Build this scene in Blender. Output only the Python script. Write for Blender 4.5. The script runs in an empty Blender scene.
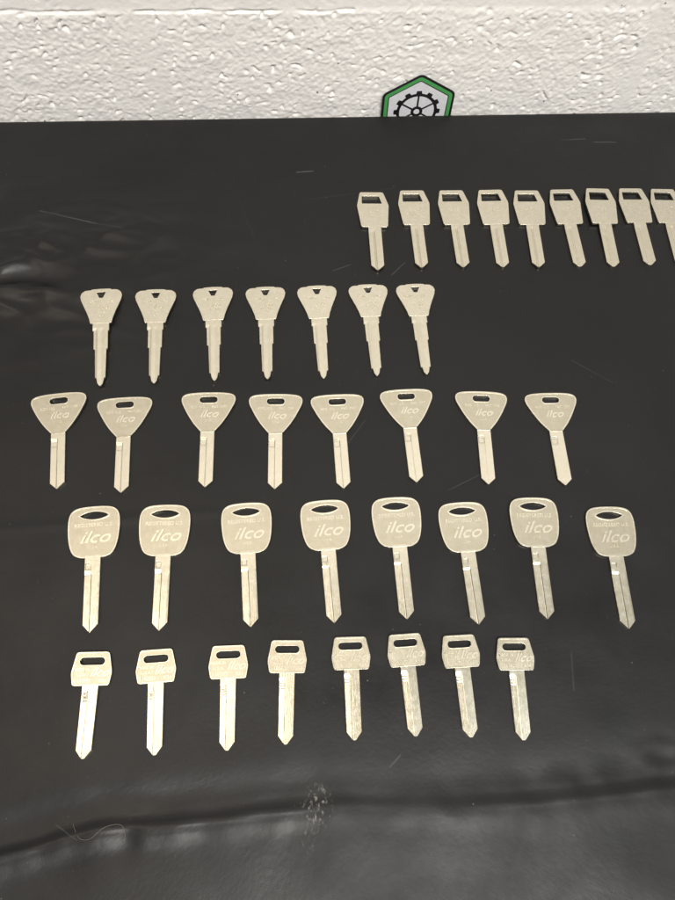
import bpy, bmesh, math, random
import numpy as np
from mathutils import Vector, Matrix, noise

random.seed(4)
S = bpy.context.scene
COL = S.collection
MM = 0.001
R_ = math.radians

# ---------------------------------------------------------------- helpers
def tag(o, label=None, cat=None, group=None, kind=None):
    if label: o['label'] = label
    if cat: o['category'] = cat
    if group: o['group'] = group
    if kind: o['kind'] = kind

def link(name, me, mat, parent=None, smooth=False):
    me.materials.clear()
    me.materials.append(mat)
    if smooth:
        me.polygons.foreach_set('use_smooth', [True] * len(me.polygons))
    o = bpy.data.objects.new(name, me)
    COL.objects.link(o)
    if parent: o.parent = parent
    return o

def curve_mesh(loops, half, bevel, z=0.0, res=2):
    """filled 2D outline (mm) with holes -> bevelled slab mesh centred on height z"""
    cu = bpy.data.curves.new('c', 'CURVE')
    cu.dimensions = '2D'; cu.fill_mode = 'BOTH'
    cu.extrude = half - bevel; cu.bevel_depth = bevel; cu.bevel_resolution = res
    cu.offset = -bevel
    for lp in loops:
        sp = cu.splines.new('POLY'); sp.points.add(len(lp) - 1)
        for p, (x, y) in zip(sp.points, lp): p.co = (x, y, 0, 1)
        sp.use_cyclic_u = True
    return curve_to_mesh(cu, z)

def curve_to_mesh(cu, z=0.0):
    ob = bpy.data.objects.new('t', cu); COL.objects.link(ob)
    dg = bpy.context.evaluated_depsgraph_get(); dg.update()
    me = bpy.data.meshes.new_from_object(ob.evaluated_get(dg))
    bpy.data.objects.remove(ob); bpy.data.curves.remove(cu)
    me.transform(Matrix.Translation((0, 0, z)))
    return me

def text_mesh(body, size, x, y, z, h, shear=0.0, bold=0.0, spacing=1.0, xs=1.0):
    cu = bpy.data.curves.new('t', 'FONT')
    cu.body = body; cu.size = size; cu.align_x = 'CENTER'; cu.align_y = 'CENTER'
    h *= 1.9; cu.extrude = h * 0.5; cu.shear = shear; cu.offset = bold
    cu.space_character = spacing; cu.resolution_u = 3
    me = curve_to_mesh(cu)
    me.transform(Matrix.Translation((x, y, z + h * 0.5)) @ Matrix.Diagonal((xs, 1, 1, 1)))
    return me

def merge(meshes, name):
    bm = bmesh.new()
    for m in meshes:
        bm.from_mesh(m)
    bmesh.ops.remove_doubles(bm, verts=bm.verts, dist=1e-4)
    me = bpy.data.meshes.new(name)
    bm.to_mesh(me); bm.free()
    for m in meshes: bpy.data.meshes.remove(m)
    return me

def chaikin(pts, n=3, k=0.25):
    for _ in range(n):
        out = []
        for i in range(len(pts)):
            a, b = pts[i], pts[(i + 1) % len(pts)]
            out.append((a[0] * (1 - k) + b[0] * k, a[1] * (1 - k) + b[1] * k))
            out.append((a[0] * k + b[0] * (1 - k), a[1] * k + b[1] * (1 - k)))
        pts = out
    return pts

def catmull(pts, seg=5):
    out = []; n = len(pts)
    for i in range(n):
        p0, p1, p2, p3 = (Vector(pts[(i + k) % n]) for k in (-1, 0, 1, 2))
        for k in range(seg):
            t = k / seg
            q = .5 * ((2 * p1) + (p2 - p0) * t + (2 * p0 - 5 * p1 + 4 * p2 - p3) * t * t + (3 * p1 - p0 - 3 * p2 + p3) * t ** 3)
            out.append(tuple(q))
    return out

def rounded(pts, radii, seg=5):
    out = []; n = len(pts)
    for i in range(n):
        p = Vector(pts[i]); a = Vector(pts[i - 1]); b = Vector(pts[(i + 1) % n])
        r = radii[i] if isinstance(radii, (list, tuple)) else radii
        if r <= 0: out.append(tuple(p)); continue
        d1 = (a - p); d2 = (b - p)
        r1 = min(r, d1.length * .45, d2.length * .45)
        s = p + d1.normalized() * r1; e = p + d2.normalized() * r1
        for k in range(seg + 1):
            t = k / seg
            q = s * (1 - t) ** 2 + p * 2 * t * (1 - t) + e * t ** 2
            out.append(tuple(q))
    return out

def mirror(half):
    """right half top->bottom (x>0) -> closed symmetric outline"""
    return half + [(-x, y) for x, y in reversed(half) if abs(x) > 1e-6]

def inset(pts, d):
    n = len(pts); out = []
    area = sum(pts[i][0] * pts[(i + 1) % n][1] - pts[(i + 1) % n][0] * pts[i][1] for i in range(n))
    sg = 1 if area > 0 else -1
    for i in range(n):
        a = Vector(pts[i - 1]); b = Vector(pts[(i + 1) % n])
        t = (b - a)
        if t.length < 1e-9: continue
        t.normalize()
        nrm = Vector((-t.y, t.x)) * sg
        out.append((pts[i][0] + nrm.x * d, pts[i][1] + nrm.y * d))
    return out

def slot(cx, cy, w, h, seg=8):
    r = h / 2; out = []
    for k in range(seg + 1):
        a = -math.pi / 2 + math.pi * k / seg
        out.append((cx + w / 2 - r + r * math.cos(a), cy + r * math.sin(a)))
    for k in range(seg + 1):
        a = math.pi / 2 + math.pi * k / seg
        out.append((cx - w / 2 + r + r * math.cos(a), cy + r * math.sin(a)))
    return out

def lens(cx, cy, a, b, n=14):
    top = [(cx + a * t, cy + b * (1 - t * t) ** .8) for t in np.linspace(1, -1, n)]
    bot = [(cx + a * t, cy - b * (1 - t * t) ** .8) for t in np.linspace(-1, 1, n)][1:-1]
    return [(float(x), float(y)) for x, y in top + bot]

# ---------------------------------------------------------------- node helper
class NT:
    def __init__(s, name):
        s.m = bpy.data.materials.new(name); s.m.use_nodes = True
        s.t = s.m.node_tree; s.n = s.t.nodes; s.l = s.t.links
        s.b = s.n['Principled BSDF']; s.out = s.n['Material Output']
        s.tc = s.n.new('ShaderNodeTexCoord')
    def node(s, typ, ins=None, **props):
        k = s.n.new(typ)
        for a, v in props.items(): setattr(k, a, v)
        for a, v in (ins or {}).items(): s.set(k.inputs[a], v)
        return k
    def set(s, sock, v):
        if hasattr(v, 'is_output'): s.l.new(v, sock)
        else: sock.default_value = v
    def math(s, op, a, b=None, c=None, clamp=False):
        k = s.n.new('ShaderNodeMath'); k.operation = op; k.use_clamp = clamp
        s.set(k.inputs[0], a)
        if b is not None: s.set(k.inputs[1], b)
        if c is not None: s.set(k.inputs[2], c)
        return k.outputs[0]
    def noise(s, scale, detail=2, rough=.5, vec=None, dist=0):
        k = s.n.new('ShaderNodeTexNoise')
        k.inputs['Scale'].default_value = scale; k.inputs['Detail'].default_value = detail
        k.inputs['Roughness'].default_value = rough; k.inputs['Distortion'].default_value = dist
        s.l.new(vec if vec is not None else s.tc.outputs['Object'], k.inputs['Vector'])
        return k.outputs['Fac']
    def mapr(s, v, a, b, c, d, smooth=False):
        k = s.n.new('ShaderNodeMapRange'); k.clamp = True
        if smooth: k.interpolation_type = 'SMOOTHSTEP'
        s.set(k.inputs['Value'], v)
        for nme, x in zip(('From Min', 'From Max', 'To Min', 'To Max'), (a, b, c, d)):
            k.inputs[nme].default_value = x
        return k.outputs['Result']
    def mix(s, f, a, b):
        k = s.n.new('ShaderNodeMix'); k.data_type = 'RGBA'
        s.set(k.inputs[0], f); s.set(k.inputs[6], a); s.set(k.inputs[7], b)
        return k.outputs[2]
    def mapping(s, scale=(1, 1, 1), rot=(0, 0, 0), src='Object'):
        k = s.n.new('ShaderNodeMapping'); s.l.new(s.tc.outputs[src], k.inputs['Vector'])
        k.inputs['Scale'].default_value = scale; k.inputs['Rotation'].default_value = rot
        return k.outputs['Vector']
    def bump(s, h, strength, dist, normal=None):
        k = s.n.new('ShaderNodeBump'); s.set(k.inputs['Height'], h)
        k.inputs['Strength'].default_value = strength; k.inputs['Distance'].default_value = dist
        if normal is not None: s.l.new(normal, k.inputs['Normal'])
        return k.outputs['Normal']

# ---------------------------------------------------------------- materials
def metal(name, col, rough, brushed=0.0, rvar=.10):
    t = NT(name)
    oi = t.n.new('ShaderNodeObjectInfo')
    add = t.node('ShaderNodeVectorMath', operation='ADD')
    t.l.new(t.tc.outputs['Object'], add.inputs[0])
    sc = t.node('ShaderNodeVectorMath', operation='SCALE'); sc.inputs[0].default_value = (1, .7, .3)
    t.l.new(oi.outputs['Random'], sc.inputs['Scale']); t.l.new(sc.outputs[0], add.inputs[1])
    vec = add.outputs[0]
    n1 = t.noise(260, 4, .6, vec)
    n2 = t.noise(1900, 3, .6, vec)
    dark = t.mix(t.mapr(n1, .3, .75, 0, 1), (*[c * .90 for c in col[:2]], col[2] * .84, 1), (*col, 1))
    t.l.new(dark, t.b.inputs['Base Color'])
    t.b.inputs['Metallic'].default_value = 1
    r = t.math('ADD', t.mapr(n1, .3, .7, rough - rvar * .3, rough + rvar * .5), t.mapr(n2, .3, .7, -.03, .03))
    t.l.new(r, t.b.inputs['Roughness'])
    nn = t.bump(n2, .12, .00008)
    nn = t.bump(t.noise(45, 1, .5, vec), .12, .0010, nn)
    if brushed:
        mp = t.n.new('ShaderNodeMapping'); t.l.new(vec, mp.inputs['Vector'])
        mp.inputs['Scale'].default_value = (1, .05, 1)
        n3 = t.noise(2600, 2, .6, mp.outputs['Vector'])
        nn = t.bump(n3, brushed, .0002, nn)
    t.l.new(nn, t.b.inputs['Normal'])
    return t.m

M_bow = metal('nickel_bow', (.75, .70, .59), .24, .3)
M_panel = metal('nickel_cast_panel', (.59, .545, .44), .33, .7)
M_blade = metal('nickel_blade', (.74, .69, .575), .22, .45)
M_letter = metal('nickel_lettering', (.80, .755, .645), .30, 0)

def cloth_material():
    t = NT('black_vinyl')
    O = t.tc.outputs['Object']
    sep = t.n.new('ShaderNodeSeparateXYZ'); t.l.new(O, sep.inputs[0])
    X, Y = sep.outputs[0], sep.outputs[1]
    big = t.noise(5, 4, .55); mid = t.noise(26, 5, .6); fine = t.noise(420, 3, .65)
    base = t.mix(t.mapr(big, .35, .65, 0, 1), (.0032, .0031, .0030, 1), (.0062, .0060, .0058, 1))
    # scattered dust specks
    vo = t.node('ShaderNodeTexVoronoi', {'Scale': 55.0, 'Randomness': 1.0}, voronoi_dimensions='2D'); t.l.new(O, vo.inputs['Vector'])
    sepc = t.n.new('ShaderNodeSeparateColor'); t.l.new(vo.outputs['Color'], sepc.inputs[0])
    size = t.mapr(sepc.outputs[0], .75, 1, 0, .022)
    speck = t.math('MULTIPLY', t.math('LESS_THAN', vo.outputs['Distance'], size), t.mapr(sepc.outputs[1], 0, 1, .10, .75))
    vo2 = t.node('ShaderNodeTexVoronoi', {'Scale': 210.0, 'Randomness': 1.0}, voronoi_dimensions='2D'); t.l.new(O, vo2.inputs['Vector'])
    sc2 = t.n.new('ShaderNodeSeparateColor'); t.l.new(vo2.outputs['Color'], sc2.inputs[0])
    sz2 = t.mapr(sc2.outputs[0], .93, 1, 0, .055)
    speck2 = t.math('MULTIPLY', t.math('LESS_THAN', vo2.outputs['Distance'], sz2), t.mapr(sc2.outputs[1], 0, 1, .05, .40))
    speck = t.math('MAXIMUM', speck, speck2)
    smudge = t.noise(13, 6, .68, None, .3)
    # pale scuff
    def ell(cx, cy, rx, ry, edge=.5):
        a = t.math('POWER', t.math('DIVIDE', t.math('SUBTRACT', X, cx), rx), 2)
        b = t.math('POWER', t.math('DIVIDE', t.math('SUBTRACT', Y, cy), ry), 2)
        return t.mapr(t.math('ADD', a, b), edge, 1.0, 1, 0)
    str_ = t.mapping((1.0, .55, 1), (0, 0, -.45))
    sn = t.noise(620, 4, .7, str_)
    scuff = t.math('MULTIPLY', t.math('MAXIMUM', ell(.003, -.050, .010, .013, .1), t.math('MULTIPLY', ell(-.004, -.064, .006, .012, .1), .35)),
                   t.mapr(sn, .55, .68, 0, 1))
    # fine scratches
    def seg(ax, ay, bx, by, w, amp):
        L = math.hypot(bx - ax, by - ay); ux, uy = (bx - ax) / L, (by - ay) / L
        dx = t.math('SUBTRACT', X, ax); dy = t.math('SUBTRACT', Y, ay)
        al = t.math('ADD', t.math('MULTIPLY', dx, ux), t.math('MULTIPLY', dy, uy))
        pe = t.math('ABSOLUTE', t.math('SUBTRACT', t.math('MULTIPLY', dx, -uy), t.math('MULTIPLY', dy, -ux)))
        m = t.math('MULTIPLY', t.mapr(pe, w * .4, w, 1, 0), t.math('LESS_THAN', t.math('ABSOLUTE', t.math('SUBTRACT', al, L / 2)), L / 2))
        return t.math('MULTIPLY', t.math('MULTIPLY', m, amp), t.mapr(mid, .35, .6, .25, 1))
    segs = [(-.189, .3744, -.1228, .3509, .0007, .30), (.012, .4085, .026, .4095, .0009, .35), (.240, .4385, .262, .4395, .0007, .22),
            (.268, .4355, .288, .4350, .0007, .22), (-.1098, -.0145, -.0939, -.0369, .0005, -.8), (.10, .13, .128, .142, .0005, .16),
            (-.035, .38, -.020, .33, .0006, .03), (.02, .38, .09, .39, .0005, .07), (.045, -.033, .052, -.027, .0006, .2),
            (.03, .16, .05, .185, .0006, .12), (.16, .00, .163, .022, .0006, .12), (.035, .31, .05, .316, .0006, .16),
            (.205, .225, .232, .205, .0006, .08), (.08, .305, .092, .317, .0006, .16), (-.14, -.048, -.127, -.056, .0004, .15)]
    tot = t.math('ADD', speck, t.math('MULTIPLY', scuff, 1.3))
    for s in segs: tot = t.math('ADD', tot, seg(*s))
    tot = t.math('MAXIMUM', t.math('MINIMUM', tot, 1), 0)
    t.l.new(t.mix(t.math('MULTIPLY', tot, .38), base, (.42, .42, .38, 1)), t.b.inputs['Base Color'])
    rr = t.math('ADD', t.mapr(big, .3, .7, .36, .47), t.mapr(mid, .3, .7, -.05, .06))
    rr = t.math('ADD', rr, t.math('MULTIPLY', tot, .3))
    rr = t.math('ADD', rr, t.mapr(smudge, .35, .65, -.06, .09))
    t.l.new(rr, t.b.inputs['Roughness'])
    t.b.inputs['Specular IOR Level'].default_value = .31
    # woven grain of the backing showing through
    w1 = t.node('ShaderNodeTexWave', {'Scale': 330.0, 'Distortion': .6, 'Detail': 1.0}, bands_direction='X'); t.l.new(t.mapping(rot=(0, 0, .75)), w1.inputs['Vector'])
    w2 = t.node('ShaderNodeTexWave', {'Scale': 330.0, 'Distortion': .6, 'Detail': 1.0}, bands_direction='Y'); t.l.new(t.mapping(rot=(0, 0, .75)), w2.inputs['Vector'])
    wv = t.math('MULTIPLY', w1.outputs['Fac'], w2.outputs['Fac'])
    nn = t.bump(t.math('MULTIPLY', wv, t.mapr(big, .45, .7, 0, 1)), .10, .0003)
    nn = t.bump(fine, .22, .0003, nn)
    nn = t.bump(mid, .13, .003, nn)
    nn = t.bump(t.noise(9, 2, .5), .30, .012, nn)
    t.l.new(nn, t.b.inputs['Normal'])
    return t.m

def wall_material():
    t = NT('painted_block')
    n1 = t.noise(9, 5, .6); n2 = t.noise(140, 4, .65)
    col = t.mix(t.mapr(n1, .3, .7, 0, 1), (.80, .775, .745, 1), (.86, .84, .81, 1))
    vo = t.node('ShaderNodeTexVoronoi', {'Scale': 60.0}, voronoi_dimensions='2D'); t.l.new(t.mapping(rot=(R_(-90), 0, 0)), vo.inputs['Vector'])
    sc = t.n.new('ShaderNodeSeparateColor'); t.l.new(vo.outputs['Color'], sc.inputs[0])
    sp = t.math('MULTIPLY', t.math('LESS_THAN', t.math('ADD', vo.outputs['Distance'], t.math('MULTIPLY', n2, .06)), t.mapr(sc.outputs[0], .86, 1, 0, .085)), .8)
    dirt = t.mix(t.math('GREATER_THAN', sc.outputs[1], .88), (.06, .05, .045, 1), (.30, .045, .03, 1))
    t.l.new(t.mix(sp, col, dirt), t.b.inputs['Base Color'])
    t.b.inputs['Roughness'].default_value = .55
    nn = t.bump(n2, .40, .0012)
    t.l.new(nn, t.b.inputs['Normal'])
    return t.m

def plain(name, col, rough=.45, nz=0.06):
    t = NT(name)
    n = t.noise(300, 3, .6)
    t.l.new(t.mix(t.mapr(n, .3, .7, 0, 1), (*[c * (1 - nz) for c in col], 1), (*[min(1, c * (1 + nz)) for c in col], 1)), t.b.inputs['Base Color'])
    t.b.inputs['Roughness'].default_value = rough
    return t.m

# ---------------------------------------------------------------- the cloth
EDGE = .472; WALL_Y = .482
def sstep(x, a, b):
    t = min(1, max(0, (x - a) / (b - a))); return t * t * (3 - 2 * t)

def hgt(x, y):
    """height of the cloth in metres"""
    v = Vector((x, y, 0))
    h = .0014 * noise.noise(v * 6.5 + Vector((3.1, 0, 0))) + .0004 * noise.noise(v * 17 + Vector((0, 7, 0)))
    # long fold across the near end of the cloth
    c = -.0500 + .022 * (x + .03) * (1 if x > 0 else .2) - .010 * sstep(-x, .10, .19) + .0022 * noise.noise(Vector((x * 16, 1.5, 0))) + .0008 * noise.noise(Vector((x * 50, 3.5, 0)))
    d = y - c
    left = sstep(-x, -.07, .05); right = 1 - left
    amp = .85 + .35 * noise.noise(Vector((x * 14, 9, 0))) - .35 * math.exp(-((x - .04) / .05) ** 2) - .20 * right
    sharp = max(.15, .7 + .9 * noise.noise(Vector((x * 20, 4, 0))))
    dd = d + .008 * sstep(x, 0, .15) - .001 * left
    wv = .0055 + .0045 * sstep(x, .03, .15)
    h += amp * (.0016 * math.exp(-((dd + .006) / wv) ** 2) - .0014 * math.exp(-((dd - .010) / (wv + .003)) ** 2))
    h += sharp * amp * (.0012 * left + .0007) * math.exp(-((dd + .002) / .0016) ** 2)     # sharp pinched line
    h -= .0006 * sharp * amp * math.exp(-((dd - .0028) / .0022) ** 2)
    if d < .03:   # little gathers along the fold
        h += .0008 * math.exp(-((d + .004) / .009) ** 2) * noise.noise(Vector((x * 75, y * 30, 4)))
    # pinch on the fold near the hair
    q = (x + .101) ** 2 / .007 ** 2 + (y + .058) ** 2 / .010 ** 2
    if q < 9: h -= .0011 * math.exp(-q)
    # wrinkles at the far left
    k = math.exp(-((x + .185) / .085) ** 2 - ((y - .325) / .055) ** 2)
    if k > .01:
        w = noise.noise(Vector((x * 9 + y * 8, y * 26 - x * 9, 2)))
        h += k * (.0050 * (1 - abs(w) * 2.4) + .0026 * noise.noise(Vector((x * 30, y * 42, 5))) + .0016 * (1 - 3 * abs(noise.noise(Vector((x * 34 + y * 20, y * 60, 15))))))
    # soft roll across the far left
    e = (y - (.357 - .20 * (x + .12)))
    h += .0040 * math.exp(-(e / .020) ** 2) * math.exp(-((x + .09) / .10) ** 2)
    k = math.exp(-((x + .205) / .05) ** 2 - ((y - .300) / .030) ** 2)
    if k > .02: h += k * .0030 * (1 - abs(noise.noise(Vector((x * 14 + 3, y * 38, 21)))) * 3)
    # straight creases left by folding
    h += .00045 * math.exp(-((y - .1255 - .03 * x) / .0035) ** 2) * sstep(-x, .02, .08)
    h += .0004 * math.exp(-((x - .008 + .25 * (y - .10)) / .005) ** 2) * math.exp(-((y - .09) / .09) ** 2)
    # crumple at the right end of the fold
    k = math.exp(-((x - .212) / .022) ** 2 - ((y + .045) / .014) ** 2)
    if k > .01: h += k * .0022 * noise.noise(Vector((x * 60, y * 110, 8)))
    return h

def spaced(lo, hi, flo, fhi, fine, coarse):
    out = []; v = lo
    while v < hi - 1e-9:
        out.append(v); v += fine if flo <= v <= fhi else coarse
    out.append(hi); return out

def grid_mesh(name, P, nx, ny):
    me = bpy.data.meshes.new(name)
    me.vertices.add(nx * ny); me.vertices.foreach_set('co', np.asarray(P, dtype=np.float32).ravel())
    i = np.arange(nx - 1); j = np.arange(ny - 1)
    I, J = np.meshgrid(i, j)
    a = (J * nx + I).ravel()
    F = np.stack([a, a + 1, a + 1 + nx, a + nx], 1).astype(np.int32)
    me.loops.add(F.size); me.loops.foreach_set('vertex_index', F.ravel())
    me.polygons.add(len(F)); me.polygons.foreach_set('loop_start', np.arange(0, F.size, 4, dtype=np.int32))
    me.update(calc_edges=True); me.validate()
    return me

def build_cloth():
    xs = spaced(-.75, .90, -.27, .38, .0016, .008)
    ys = spaced(-.45, EDGE - .004, -.13, .42, .0016, .008)
    prof = [(y, None, 1) for y in ys]
    P = []
    for y in ys:
        k = 1 - sstep(y, EDGE - .03, EDGE - .004)
        for x in xs: P.append((x, y, hgt(x, y) * k))
    rad = .004
    for a in (15, 30, 45, 60, 75, 90):
        aa = R_(a)
        for x in xs: P.append((x, EDGE - rad + rad * math.sin(aa), -rad + rad * math.cos(aa)))
    ny = len(ys) + 6
    for dz in (-.01, -.03, -.09, -.20):
        for x in xs: P.append((x, EDGE + .0015 * noise.noise(Vector((x * 12, dz * 9, 0))), dz))
        ny += 1
    me = grid_mesh('tablecloth', P, len(xs), ny)
    o = link('tablecloth', me, cloth_material(), None, True)
    tag(o, 'black vinyl sheet covering the table, creased along its near side', 'tablecloth')
build_cloth()

# a fallen hair lying across the fold
def tube_curve(name, pts, r, mat):
    cu = bpy.data.curves.new('h', 'CURVE'); cu.dimensions = '3D'; cu.bevel_depth = r; cu.bevel_resolution = 2; cu.resolution_u = 8
    sp = cu.splines.new('NURBS'); sp.points.add(len(pts) - 1); sp.use_endpoint_u = True; sp.order_u = 4
    for p, c in zip(sp.points, pts): p.co = (*c, 1)
    return link(name, curve_to_mesh(cu), mat)
hp = [(-.1305, -.0480), (-.1275, -.0545), (-.1235, -.0568), (-.1185, -.0555), (-.1150, -.0515), (-.1100, -.0500), (-.1050, -.0498), (-.1020, -.0520), (-.1015, -.0565), (-.1025, -.0595)]
h = tube_curve('hair_strand', [(x, y, hgt(x, y) + .0004) for x, y in hp], .00008, plain('pale_hair', (.17, .15, .12), .4))
tag(h, 'thin pale curled hair lying on the near fold of the black sheet', 'hair')

# ---------------------------------------------------------------- the wall
def build_wall():
    xs = spaced(-1.3, 1.5, -.25, .365, .0009, .02)
    zs = spaced(-.75, 1.9, -.032, .096, .0009, .02)
    P = []
    for z in zs:
        for x in xs:
            fine = -.28 < x < .39 and -.035 < z < .12
            v = Vector((x, z, 0))
            d = 0.0
            # mortar joints, 400 x 200 blocks, painted over
            jz = abs(((z - .0875 + .1) % .2) - .1)
            row = math.floor((z - .0875) / .2)
            jx = abs((((x + .097) - (.2 if row % 2 == 0 else 0) + .2) % .4) - .2)
            wob = .0015 * noise.noise(v * 40)
            j = max(1 - sstep(jz + wob, .003, .008), .75 * (1 - sstep(jx + wob, .003, .012)))
            if fine:
                wx = x + .003 * noise.noise(Vector((x * 120, z * 120, 1))); wz = z + .003 * noise.noise(Vector((x * 120, z * 120, 5)))
                a = noise.noise(Vector((wx * 230 + wz * 110, wz * 360 - wx * 120, 0)))
                b = noise.noise(Vector((x * 480, z * 560, 3.3)))
                c = noise.noise(Vector((x * 60, z * 75, 6.1)))
                e2 = noise.noise(Vector((x * 250, z * 280, 9.1)))
                f3 = noise.noise(Vector((wx * 800 - wz * 300, wz * 850, 2.2)))
                tex = .00042 * max(-.2, min(.5, a * 2.6)) * (.6 + 1.3 * c) + .00034 * b + .0005 * c + .00040 * e2 + .00020 * f3
                pit = noise.noise(Vector((wx * 210 + 5, wz * 290, 11)))
                if pit > .30: tex -= .0075 * (pit - .30) * max(0, .6 + 1.5 * c)
                d += .9 * tex * (1 - .75 * j)
                # open crack under the bed joint
                cr = abs(z - .0815 + .0022 * noise.noise(Vector((x * 45, 2, 0))))
                if x < .06: d -= .0016 * (1 - sstep(cr, .0003, .0014)) * sstep(noise.noise(Vector((x * 30, 8, 0))), -.25, .1)
            d += .0008 * noise.noise(v * 12)
            d -= .0006 * j
            P.append((x, WALL_Y + .0016 - d, z))
    me = grid_mesh('block_wall', P, len(xs), len(zs))
    me.flip_normals()
    o = link('block_wall', me, wall_material(), None, True)
    tag(o, 'white painted concrete block wall with rough pitted face behind the table', 'wall')
build_wall()

# ---------------------------------------------------------------- sticker with the gear wheel
def build_sticker():
    cx, cz = .1203, -.0050
    root = bpy.data.objects.new('hexagon_sticker', None); COL.objects.link(root)
    root.location = (cx, WALL_Y - .0012, cz); root.rotation_euler = (R_(90), R_(-1.2), 0)
    root.empty_display_size = .03
    tag(root, 'green and black hexagon sticker with a gear wheel, half hidden behind the table edge', 'sticker')
    def hexa(r, rr): return rounded([(r * math.sin(R_(60 * k)), r * math.cos(R_(60 * k))) for k in range(6)], rr)
    mk = plain('sticker_black', (.012, .012, .013), .4); mg = plain('sticker_green', (.07, .33, .09), .4); mw = plain('sticker_white', (.70, .70, .74), .4)
    def add(name, loops, z, th, mat, parent=root):
        me = curve_mesh(loops, th / 2, th * .1, z, 0); me.transform(Matrix.Scale(MM, 4)); return link(name, me, mat, parent)
    add('border', [hexa(36.0, 3.5)], .0, .40, mk)
    add('green_band', [hexa(33.6, 2.6), hexa(30.2, 1.2)], .24, .10, mg)
    add('face', [hexa(29.2, .8)], .24, .10, mw)
    # gear : ring with twelve teeth, six spokes and a hub ring
    n = 12; Ro, Rt, Ri = 17.9, 20.4, 15.3
    out = []
    for k in range(n):
        a = 2 * math.pi * k / n
        for da, rr in ((-.145, Ro), (-.105, Rt), (0, Rt), (.105, Rt), (.145, Ro)): out.append((rr * math.sin(a + da), rr * math.cos(a + da)))
        out.append((Ro * math.sin(a + math.pi / n), Ro * math.cos(a + math.pi / n)))
    circ = lambda r, m=40: [(r * math.cos(2 * math.pi * k / m), r * math.sin(2 * math.pi * k / m)) for k in range(m)]
    g = add('gear', [out, circ(Ri)], .33, .08, mk)
    for k in range(6):
        a = R_(60 * k)
        u = Vector((math.sin(a), math.cos(a))); p = Vector((u.y, -u.x)) * .8
        add('spoke', [[tuple(u * 4.8 + p), tuple(u * 15.7 + p), tuple(u * 15.7 - p), tuple(u * 4.8 - p)]], .325, .07, mk, g)
    add('hub', [circ(5.2), circ(2.6)], .33, .08, mk, g)
build_sticker()

# ---------------------------------------------------------------- keys
def blade_mesh(stations, depth, T=1.9, y_top=None, cols=None, ch=.26, z0=.04):
    """stations: (y, left, right) from the bow to the tip; depth(u, y) cuts the grooves"""
    rows = []
    for (ya, la, ra), (yb, lb, rb) in zip(stations, stations[1:]):
        n = max(1, int(abs(ya - yb) / .55))
        for k in range(n):
            t = k / n; rows.append((ya + (yb - ya) * t, la + (lb - la) * t, ra + (rb - ra) * t))
    rows.append(stations[-1])
    cols = cols or [i * .35 for i in range(-16, 17)]
    bm = bmesh.new(); grid = []
    for y, l, r in rows:
        c = min(ch, (r - l) * .3)
        us = [l] + [min(max(u, l + c), r - c) for u in cols] + [r]
        us.insert(1, l + c); us.insert(-1, r - c)
        line = [bm.verts.new((l, y, z0))]
        for i, u in enumerate(us):
            e = c * .8 if i in (0, len(us) - 1) else 0
            line.append(bm.verts.new((u, y, T - depth(u, y) - e)))
        line.append(bm.verts.new((r, y, z0)))
        grid.append(line)
    n = len(grid[0])
    for a, b in zip(grid, grid[1:]):
        for i in range(n):
            j = (i + 1) % n
            try: bm.faces.new((a[i], b[i], b[j], a[j]))
            except ValueError: pass
    bm.faces.new(grid[-1]); bm.faces.new(list(reversed(grid[0])))
    bmesh.ops.remove_doubles(bm, verts=bm.verts, dist=1e-3)
    bmesh.ops.recalc_face_normals(bm, faces=bm.faces)
    me = bpy.data.meshes.new('blade'); bm.to_mesh(me); bm.free()
    me.transform(Matrix.Scale(MM, 4))
    return me

def bow_mesh(outline, holes, T=2.0, rim=None, hole_rims=(), bevel=.3):
    if rim is None:
        me = curve_mesh([outline] + holes, T / 2, bevel, T / 2); me.name = 'bow'
    else:
        w, dep = rim
        P = T - dep
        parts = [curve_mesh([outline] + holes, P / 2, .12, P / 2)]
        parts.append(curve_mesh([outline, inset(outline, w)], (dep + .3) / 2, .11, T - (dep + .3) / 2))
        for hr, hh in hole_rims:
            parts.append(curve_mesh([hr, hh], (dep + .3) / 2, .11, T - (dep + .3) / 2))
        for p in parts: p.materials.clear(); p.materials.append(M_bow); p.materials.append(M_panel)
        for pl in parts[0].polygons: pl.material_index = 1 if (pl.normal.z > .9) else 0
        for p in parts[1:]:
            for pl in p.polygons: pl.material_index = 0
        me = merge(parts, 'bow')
    me.transform(Matrix.Scale(MM, 4))
    return me

def letters(items, z):
    me = merge([text_mesh(*it[:2], it[2], it[3], z, it[4], **(it[5] if len(it) > 5 else {})) for it in items], 'lettering')
    me.transform(Matrix.Scale(MM, 4))
    return me

def sm(x, a, b): return sstep(x, a, b)

def design_angular():
    out = rounded([(-9.9, 76.3), (9.0, 76.3), (12.7, 63.0), (10.6, 41.2), (-10.5, 41.2), (-12.9, 62.6)], 1.6)
    hole = rounded([(-8.4, 72.3), (5.2, 72.3), (7.3, 64.7), (-8.8, 64.7)], .9)
    bow = bow_mesh(out, [hole], bevel=.22)
    let = letters([('ILCO', 3.6, 0, 56.5, .08, dict(shear=.3, bold=.05)), ('U.S.A.', 2.2, 0, 51.5, .08)], 1.99)
    def dep(u, y):
        k = 1 - sm(y, 36, 40)
        g = .75 * max(0, 1 - abs((u + .9) / .75)) ** .7
        return k * (g + .28 * sm(-u, .9, 1.3))
    bl = blade_mesh([(42, -5.1, 5.1), (4.3, -5.0, 5.0), (1.0, -1.7, 1.7), (0.2, -.6, .6)], dep, T=1.96)
    return bow, let, bl, 76.4

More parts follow.
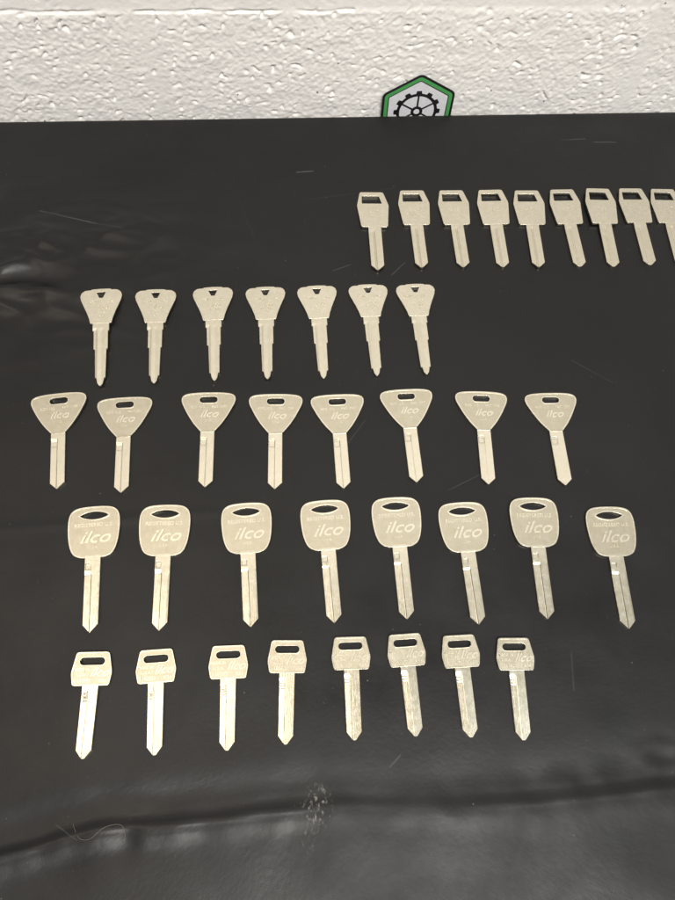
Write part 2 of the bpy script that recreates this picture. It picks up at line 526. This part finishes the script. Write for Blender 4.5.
def design_fan():
    half = [(0, 78.6), (5.6, 78.4), (6.8, 78.2), (7.6, 77.55), (8.8, 77.7), (11.6, 77.4), (14.0, 75.5), (14.9, 72.6), (14.2, 69.0), (12.6, 65.0), (10.3, 59.4), (8.3, 53.6), (7.6, 50.2), (7.2, 49.6), (4.6, 49.6)]
    out = rounded(mirror(half), .8, 4)
    hole = rounded([(-3.3, 75.6), (3.2, 75.6), (1.2, 70.9), (-1.3, 70.9)], .5)
    bow = bow_mesh(out, [hole], bevel=.22)
    let = letters([('MADE IN', 2.3, -5.0, 67.6, .18), ('U.S.A.', 2.3, 6.6, 67.6, .18), ('Ilco', 4.8, 1.2, 62.9, .2, dict(shear=.35, bold=.06)),
                   ('REGISTERED', 1.7, .8, 59.0, .12), ('X 45', 1.8, .5, 56.2, .12)], 1.99)
    def dep(u, y):
        k = 1 - sm(y, 43.5, 46.5)
        return k * (.42 * sm(-u, 2.0, 3.6) + .22 * math.exp(-((u - .6) / 1.7) ** 2))
    bl = blade_mesh([(50, -5.8, 5.8), (43.6, -5.8, 5.8), (43.4, -5.05, 5.05), (28.9, -4.95, 4.95), (28.6, -4.0, 4.1), (6.3, -3.6, 3.6), (6.0, -2.7, 2.7), (1.8, -1.8, 1.8), (.4, -.9, .9), (0, -.3, .3)], dep, T=1.96)
    return bow, let, bl, 78.0

def design_triangle():
    half = [(0, 69.5), (8.5, 69.3), (14.6, 68.5), (17.6, 66.9), (18.55, 64.4), (18.1, 61.6), (16.9, 58.7), (13.6, 52.2), (9.6, 45.8), (5.2, 40.4), (4.5, 39.6), (3.5, 39.4)]
    out = catmull(mirror(half))
    hole = slot(0, 63.8, 12.2, 4.5)
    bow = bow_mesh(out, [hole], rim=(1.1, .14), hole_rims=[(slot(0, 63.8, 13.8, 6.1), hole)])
    let = letters([('REG. U.S.', 2.6, -7.0, 58.2, .17, dict(bold=.05)), ('PAT. OFF', 2.6, 7.6, 58.2, .17, dict(bold=.05)), ('ilco', 7.6, .6, 52.8, .2, dict(shear=.4, bold=.12, xs=1.15)),
                   ('U.S.A.', 2.0, .4, 47.8, .12)], 1.85)
    def dep(u, y):
        k = 1 - sm(y, 35.0, 36.0)
        notch = .5 * sm(y, 29.6, 30.4) * (1 - sm(y, 34.0, 34.6)) * sm(-u, .2, .5) * (1 - sm(-u, 4.1, 4.4))
        return k * (.30 * sm(-u, .1, .5) * (1 - .25 * sm(-u, .5, 4.6))) + notch * .55
    bl = blade_mesh([(41.5, -4.75, 4.75), (4.2, -4.6, 4.9), (.5, -.9, .9), (0, -.4, .4)], dep, T=1.8)
    return bow, let, bl, 69.4

def design_square():
    half = [(0, 79.0), (9.2, 78.4), (13.6, 76.4), (15.7, 72.4), (16.1, 65), (15.0, 55.2), (12.4, 48.6), (8.3, 46.0), (4.0, 45.5)]
    out = catmull(mirror(half))
    hole = lens(0, 72.9, 8.9, 2.5)
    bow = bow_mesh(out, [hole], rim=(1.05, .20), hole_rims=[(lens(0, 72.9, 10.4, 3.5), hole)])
    let = letters([('REGISTERED U.S.', 3.25, 0, 66.6, .22, dict(bold=.06)), ('ilco', 11.0, .6, 58.4, .24, dict(shear=.42, bold=.10, xs=1.2)), ('U.S.A.', 2.3, .2, 52.2, .18)], 1.77)
    def dep(u, y):
        k = 1 - sm(y, 34.2, 35.6)
        sq = .45 * sm(y, 37.6, 38.6) * (1 - sm(y, 41.2, 42.0)) * sm(-u, .7, 1.0) * (1 - sm(-u, 3.9, 4.2))
        ramp = .30 * (1 - sm(y, 35.0, 38.0)) * sm(-u, .3, .6)
        return k * (.38 * sm(-u, .0, .35)) + sq + ramp * (.3 + .7 * sm(-u, .3, 4.8)) + .10 * k * sm(u, 3.6, 4.6)
    bl = blade_mesh([(47, -4.8, 4.9), (4.8, -4.6, 4.9), (.35, -.6, .6), (0, -.2, .2)], dep, T=1.85)
    return bow, let, bl, 77.9

def design_hexagon():
    out = rounded([(-9.6, 57.4), (9.2, 57.4), (11.7, 45.8), (10.4, 38.5), (-10.5, 38.5), (-11.8, 45.6)], [1.8, 1.8, 1.5, 1.6, 1.6, 1.5])
    hole = slot(-.2, 52.1, 14.4, 4.2)
    bow = bow_mesh(out, [hole], rim=(.85, .12), hole_rims=[(slot(-.2, 52.1, 15.4, 5.2), hole)])
    let = letters([('MADE IN', 2.4, -6.0, 47.5, .18, dict(bold=.03)), ('U.S.A.', 2.4, -5.6, 44.6, .18, dict(bold=.03)), ('Ilco', 7.0, 4.2, 45.8, .22, dict(shear=.5, bold=.05, xs=1.05)),
                   ('1167FD', 3.0, -4.9, 41.2, .18, dict(bold=.03)), ('X54', 2.8, 6.6, 41.2, .18, dict(bold=.03))], 1.87)
    def dep(u, y):
        k = 1 - sm(y, 33.6, 36.6)
        mk = 0
        if 30.2 < y < 35.9: mk = .28 * sm(-u, 1.3, 1.6) * (1 - sm(-u, 3.7, 4.0)) * (.55 + .45 * math.sin(y * 4.2))
        return k * (.20 * sm(-u, .6, 1.0) + .26 * sm(-u, 1.0, 4.8)) + mk
    bl = blade_mesh([(39.6, -4.8, 4.7), (4.4, -4.5, 4.5), (.3, -1.3, 1.3), (0, -.9, .9)], dep, T=1.85)
    return bow, let, bl, 57.4

def link_bow(me, root):
    flags = [p.material_index for p in me.polygons]
    o = link('bow', me, M_bow, root)
    me.materials.append(M_panel)
    me.polygons.foreach_set('material_index', flags)
    return o

def proto(design):
    bow, let, bl, L = design()
    root = bpy.data.objects.new('key_blank', None); COL.objects.link(root); root.empty_display_size = .01
    b = link_bow(bow, root); link('lettering', let, M_letter, b); link('blade', bl, M_blade, root)
    return root, L

def copy_tree(o, parent=None):
    c = o.copy(); COL.objects.link(c)
    if parent: c.parent = parent
    for ch in list(o.children): copy_tree(ch, c)
    return c

ROWS = [
 (design_angular, [(70.8,346.4,-1.4),(104.5,347.7,-0.6),(136.8,346.9,-0.5),(168.4,345.8,-1.3),(197.3,344.3,-3.0),(228.2,343.6,0.0),(256.4,342.8,-2.1),(285.9,343.6,-1.2),(312.3,342.6,-2.5)],
  'small angular-headed key blank', 'farthest row, nearest the wall', 'angular-headed key blanks in the farthest row'),
 (design_fan, [(-134.1,257.3,2.4),(-96.5,257.8,0.9),(-54.7,258.3,0.9),(-16.7,257.4,-0.4),(22.3,256.5,0.6),(60.6,256.5,0.2),(96.4,255.7,-0.1)],
  'fan-headed key blank with stepped blade', 'second row from the wall', 'fan-headed key blanks with stepped blades'),
 (design_triangle, [(-157.7,179.4,3.7),(-114.6,174.3,0.8),(-58.9,175.2,-1.9),(-13.1,171.7,-2.6),(30.9,169.6,-0.1),(79.8,171.2,0.2),(130.6,167.0,-4.1),(181.6,163.6,-1.8)],
  'triangular-headed silver key blank', 'middle row', 'triangular-headed key blanks in the middle row'),
 (design_square, [(-129.1,91.3,1.5),(-86.1,89.8,-1.5),(-32.9,88.4,1.2),(18.0,87.5,1.2),(63.8,86.9,-0.2),(107.6,81.0,0.2),(153.6,81.6,-2.9),(203.8,72.5,-2.8)],
  'large square-headed key blank', 'fourth row from the wall', 'large square-headed key blanks'),
 (design_hexagon, [(-125.9,12.5,-2.5),(-87.8,11.5,0.6),(-46.1,11.0,-1.6),(-11.8,11.8,-3.7),(26.9,11.2,-2.0),(61.3,10.8,0.5),(93.9,8.0,-0.5),(126.1,4.2,-3.5)],
  'short slot-headed key blank', 'row nearest the viewer', 'short slot-headed key blanks in the nearest row'),
]
ORD = ['second', 'third', 'fourth', 'fifth', 'sixth', 'seventh', 'eighth']
# slight individual rocking of each blank on the cloth (degrees, across / along)
rock = {(4, 0): (-1.6, .3), (4, 1): (-.9, -.2), (0, 6): (-.8, 1.5), (0, 5): (0, .5)}
for ri, (des, spots, look, where, grp) in enumerate(ROWS):
    p0, L = proto(des)
    for i, (mx, my, rot) in enumerate(spots):
        o = p0 if i == 0 else copy_tree(p0)
        a = R_(rot); ax = Vector((-math.sin(a), math.cos(a))); rt = Vector((ax.y, -ax.x))
        tip = Vector((mx, my)) * MM - ax * (L * MM / 2)
        # plane through the cloth under the key, raised until nothing dips below
        pts = []
        for t in (0.02, .2, .4, .6, .75, .97):
            for w in ((-4, 4) if t < .55 else (-11, 0, 11)):
                q = tip + ax * (L * t * MM) + rt * (w * MM); pts.append((w * MM, L * t * MM, hgt(q.x, q.y)))
        A = np.array([(u, v, 1) for u, v, _ in pts]); z = np.array([q[2] for q in pts])
        c, *_ = np.linalg.lstsq(A, z, rcond=None)
        ra, rb = rock.get((ri, i), (random.uniform(-.8, .8), random.uniform(-.8, .5)))
        c[0] += math.tan(R_(ra)); c[1] += math.tan(R_(rb))
        c[2] += float((z - A @ c).max()) * .75 + .00008
        ex = Vector((rt.x, rt.y, c[0])).normalized(); ey = Vector((ax.x, ax.y, c[1]))
        ez = ex.cross(ey).normalized(); ey = ez.cross(ex)
        o.rotation_euler = Matrix((ex, ey, ez)).transposed().to_euler()
        o.location = (tip.x, tip.y, c[2])
        place = ('leftmost' if i == 0 else 'rightmost' if i == len(spots) - 1 else ORD[i - 1] + ' from left') + ' in ' + where
        tag(o, look + ', ' + place, 'key', grp)

# ---------------------------------------------------------------- camera
D, r, beta = R_(68), R_(6.5), 0.17427
Rv = Vector((1, 0, 0)); U = Vector((0, math.sin(D), math.cos(D))); F = Vector((0, math.cos(D), -math.sin(D)))
right = Rv * math.cos(r) + U * math.sin(r); up = -Rv * math.sin(r) + U * math.cos(r)
Rz = Matrix.Rotation(-beta, 3, 'Z')
right, up, back = Rz @ right, Rz @ up, Rz @ (-F)
cam = bpy.data.cameras.new('camera'); co = bpy.data.objects.new('camera', cam); COL.objects.link(co)
M = Matrix((right, up, back)).transposed().to_4x4(); M.translation = (0, 0, .410)
co.matrix_world = M
cam.sensor_fit = 'HORIZONTAL'; cam.sensor_width = 36; cam.lens = 36 * 650 / 675
cam.clip_start = .01; cam.clip_end = 50
S.camera = co

# ---------------------------------------------------------------- light
def area(name, loc, target, sx, sy, radiance, col):
    l = bpy.data.lights.new(name, 'AREA'); l.shape = 'RECTANGLE'; l.size = sx; l.size_y = sy
    l.energy = radiance * math.pi * sx * sy; l.color = col
    o = bpy.data.objects.new(name, l); COL.objects.link(o); o.location = loc
    o.rotation_euler = (Vector(target) - Vector(loc)).to_track_quat('-Z', 'Y').to_euler()
    return o
area('ceiling_or_fill_lamp', (-.95, .10, 2.1), (-.2, .1, 0), .50, 1.3, 3.9, (1, .85, .68))
area('ceiling_or_fill_lamp', (.25, -1.05, 1.85), (.1, .45, 0), 1.3, .6, 25.0, (1, .965, .915))  # unseen fill light, added in front to brighten the wall
area('ceiling_or_fill_lamp', (1.05, -.55, 1.9), (.1, 0, 0), .9, .7, 2.4, (.80, .90, 1))

w = bpy.data.worlds.new('World'); S.world = w; w.use_nodes = True
nt = w.node_tree; bg = nt.nodes['Background']
tc = nt.nodes.new('ShaderNodeTexCoord'); sx = nt.nodes.new('ShaderNodeSeparateXYZ'); nt.links.new(tc.outputs['Generated'], sx.inputs[0])
rp = nt.nodes.new('ShaderNodeValToRGB'); nt.links.new(sx.outputs[2], rp.inputs[0])
e = rp.color_ramp.elements
e[0].position = 0.0; e[0].color = (.03, .03, .03, 1)
e[1].position = .98; e[1].color = (.74, .72, .67, 1)
m = e.new(.55); m.color = (.26, .25, .24, 1)
nz = nt.nodes.new('ShaderNodeTexNoise'); nz.inputs['Scale'].default_value = 3.2; nz.inputs['Detail'].default_value = 1.5
nt.links.new(tc.outputs['Generated'], nz.inputs['Vector'])
mr = nt.nodes.new('ShaderNodeMapRange'); nt.links.new(nz.outputs['Fac'], mr.inputs[0])
for i_, v_ in zip((1, 2, 3, 4), (.34, .66, .45, 1.3)): mr.inputs[i_].default_value = v_
mx = nt.nodes.new('ShaderNodeVectorMath'); mx.operation = 'SCALE'
nt.links.new(rp.outputs[0], mx.inputs[0]); nt.links.new(mr.outputs[0], mx.inputs['Scale'])
nt.links.new(mx.outputs[0], bg.inputs[0]); bg.inputs[1].default_value = 1.0

S.view_settings.view_transform = 'Standard'; S.view_settings.look = 'None'
S.view_settings.exposure = 0; S.view_settings.gamma = 1
S.render.resolution_x = 768; S.render.resolution_y = 1024
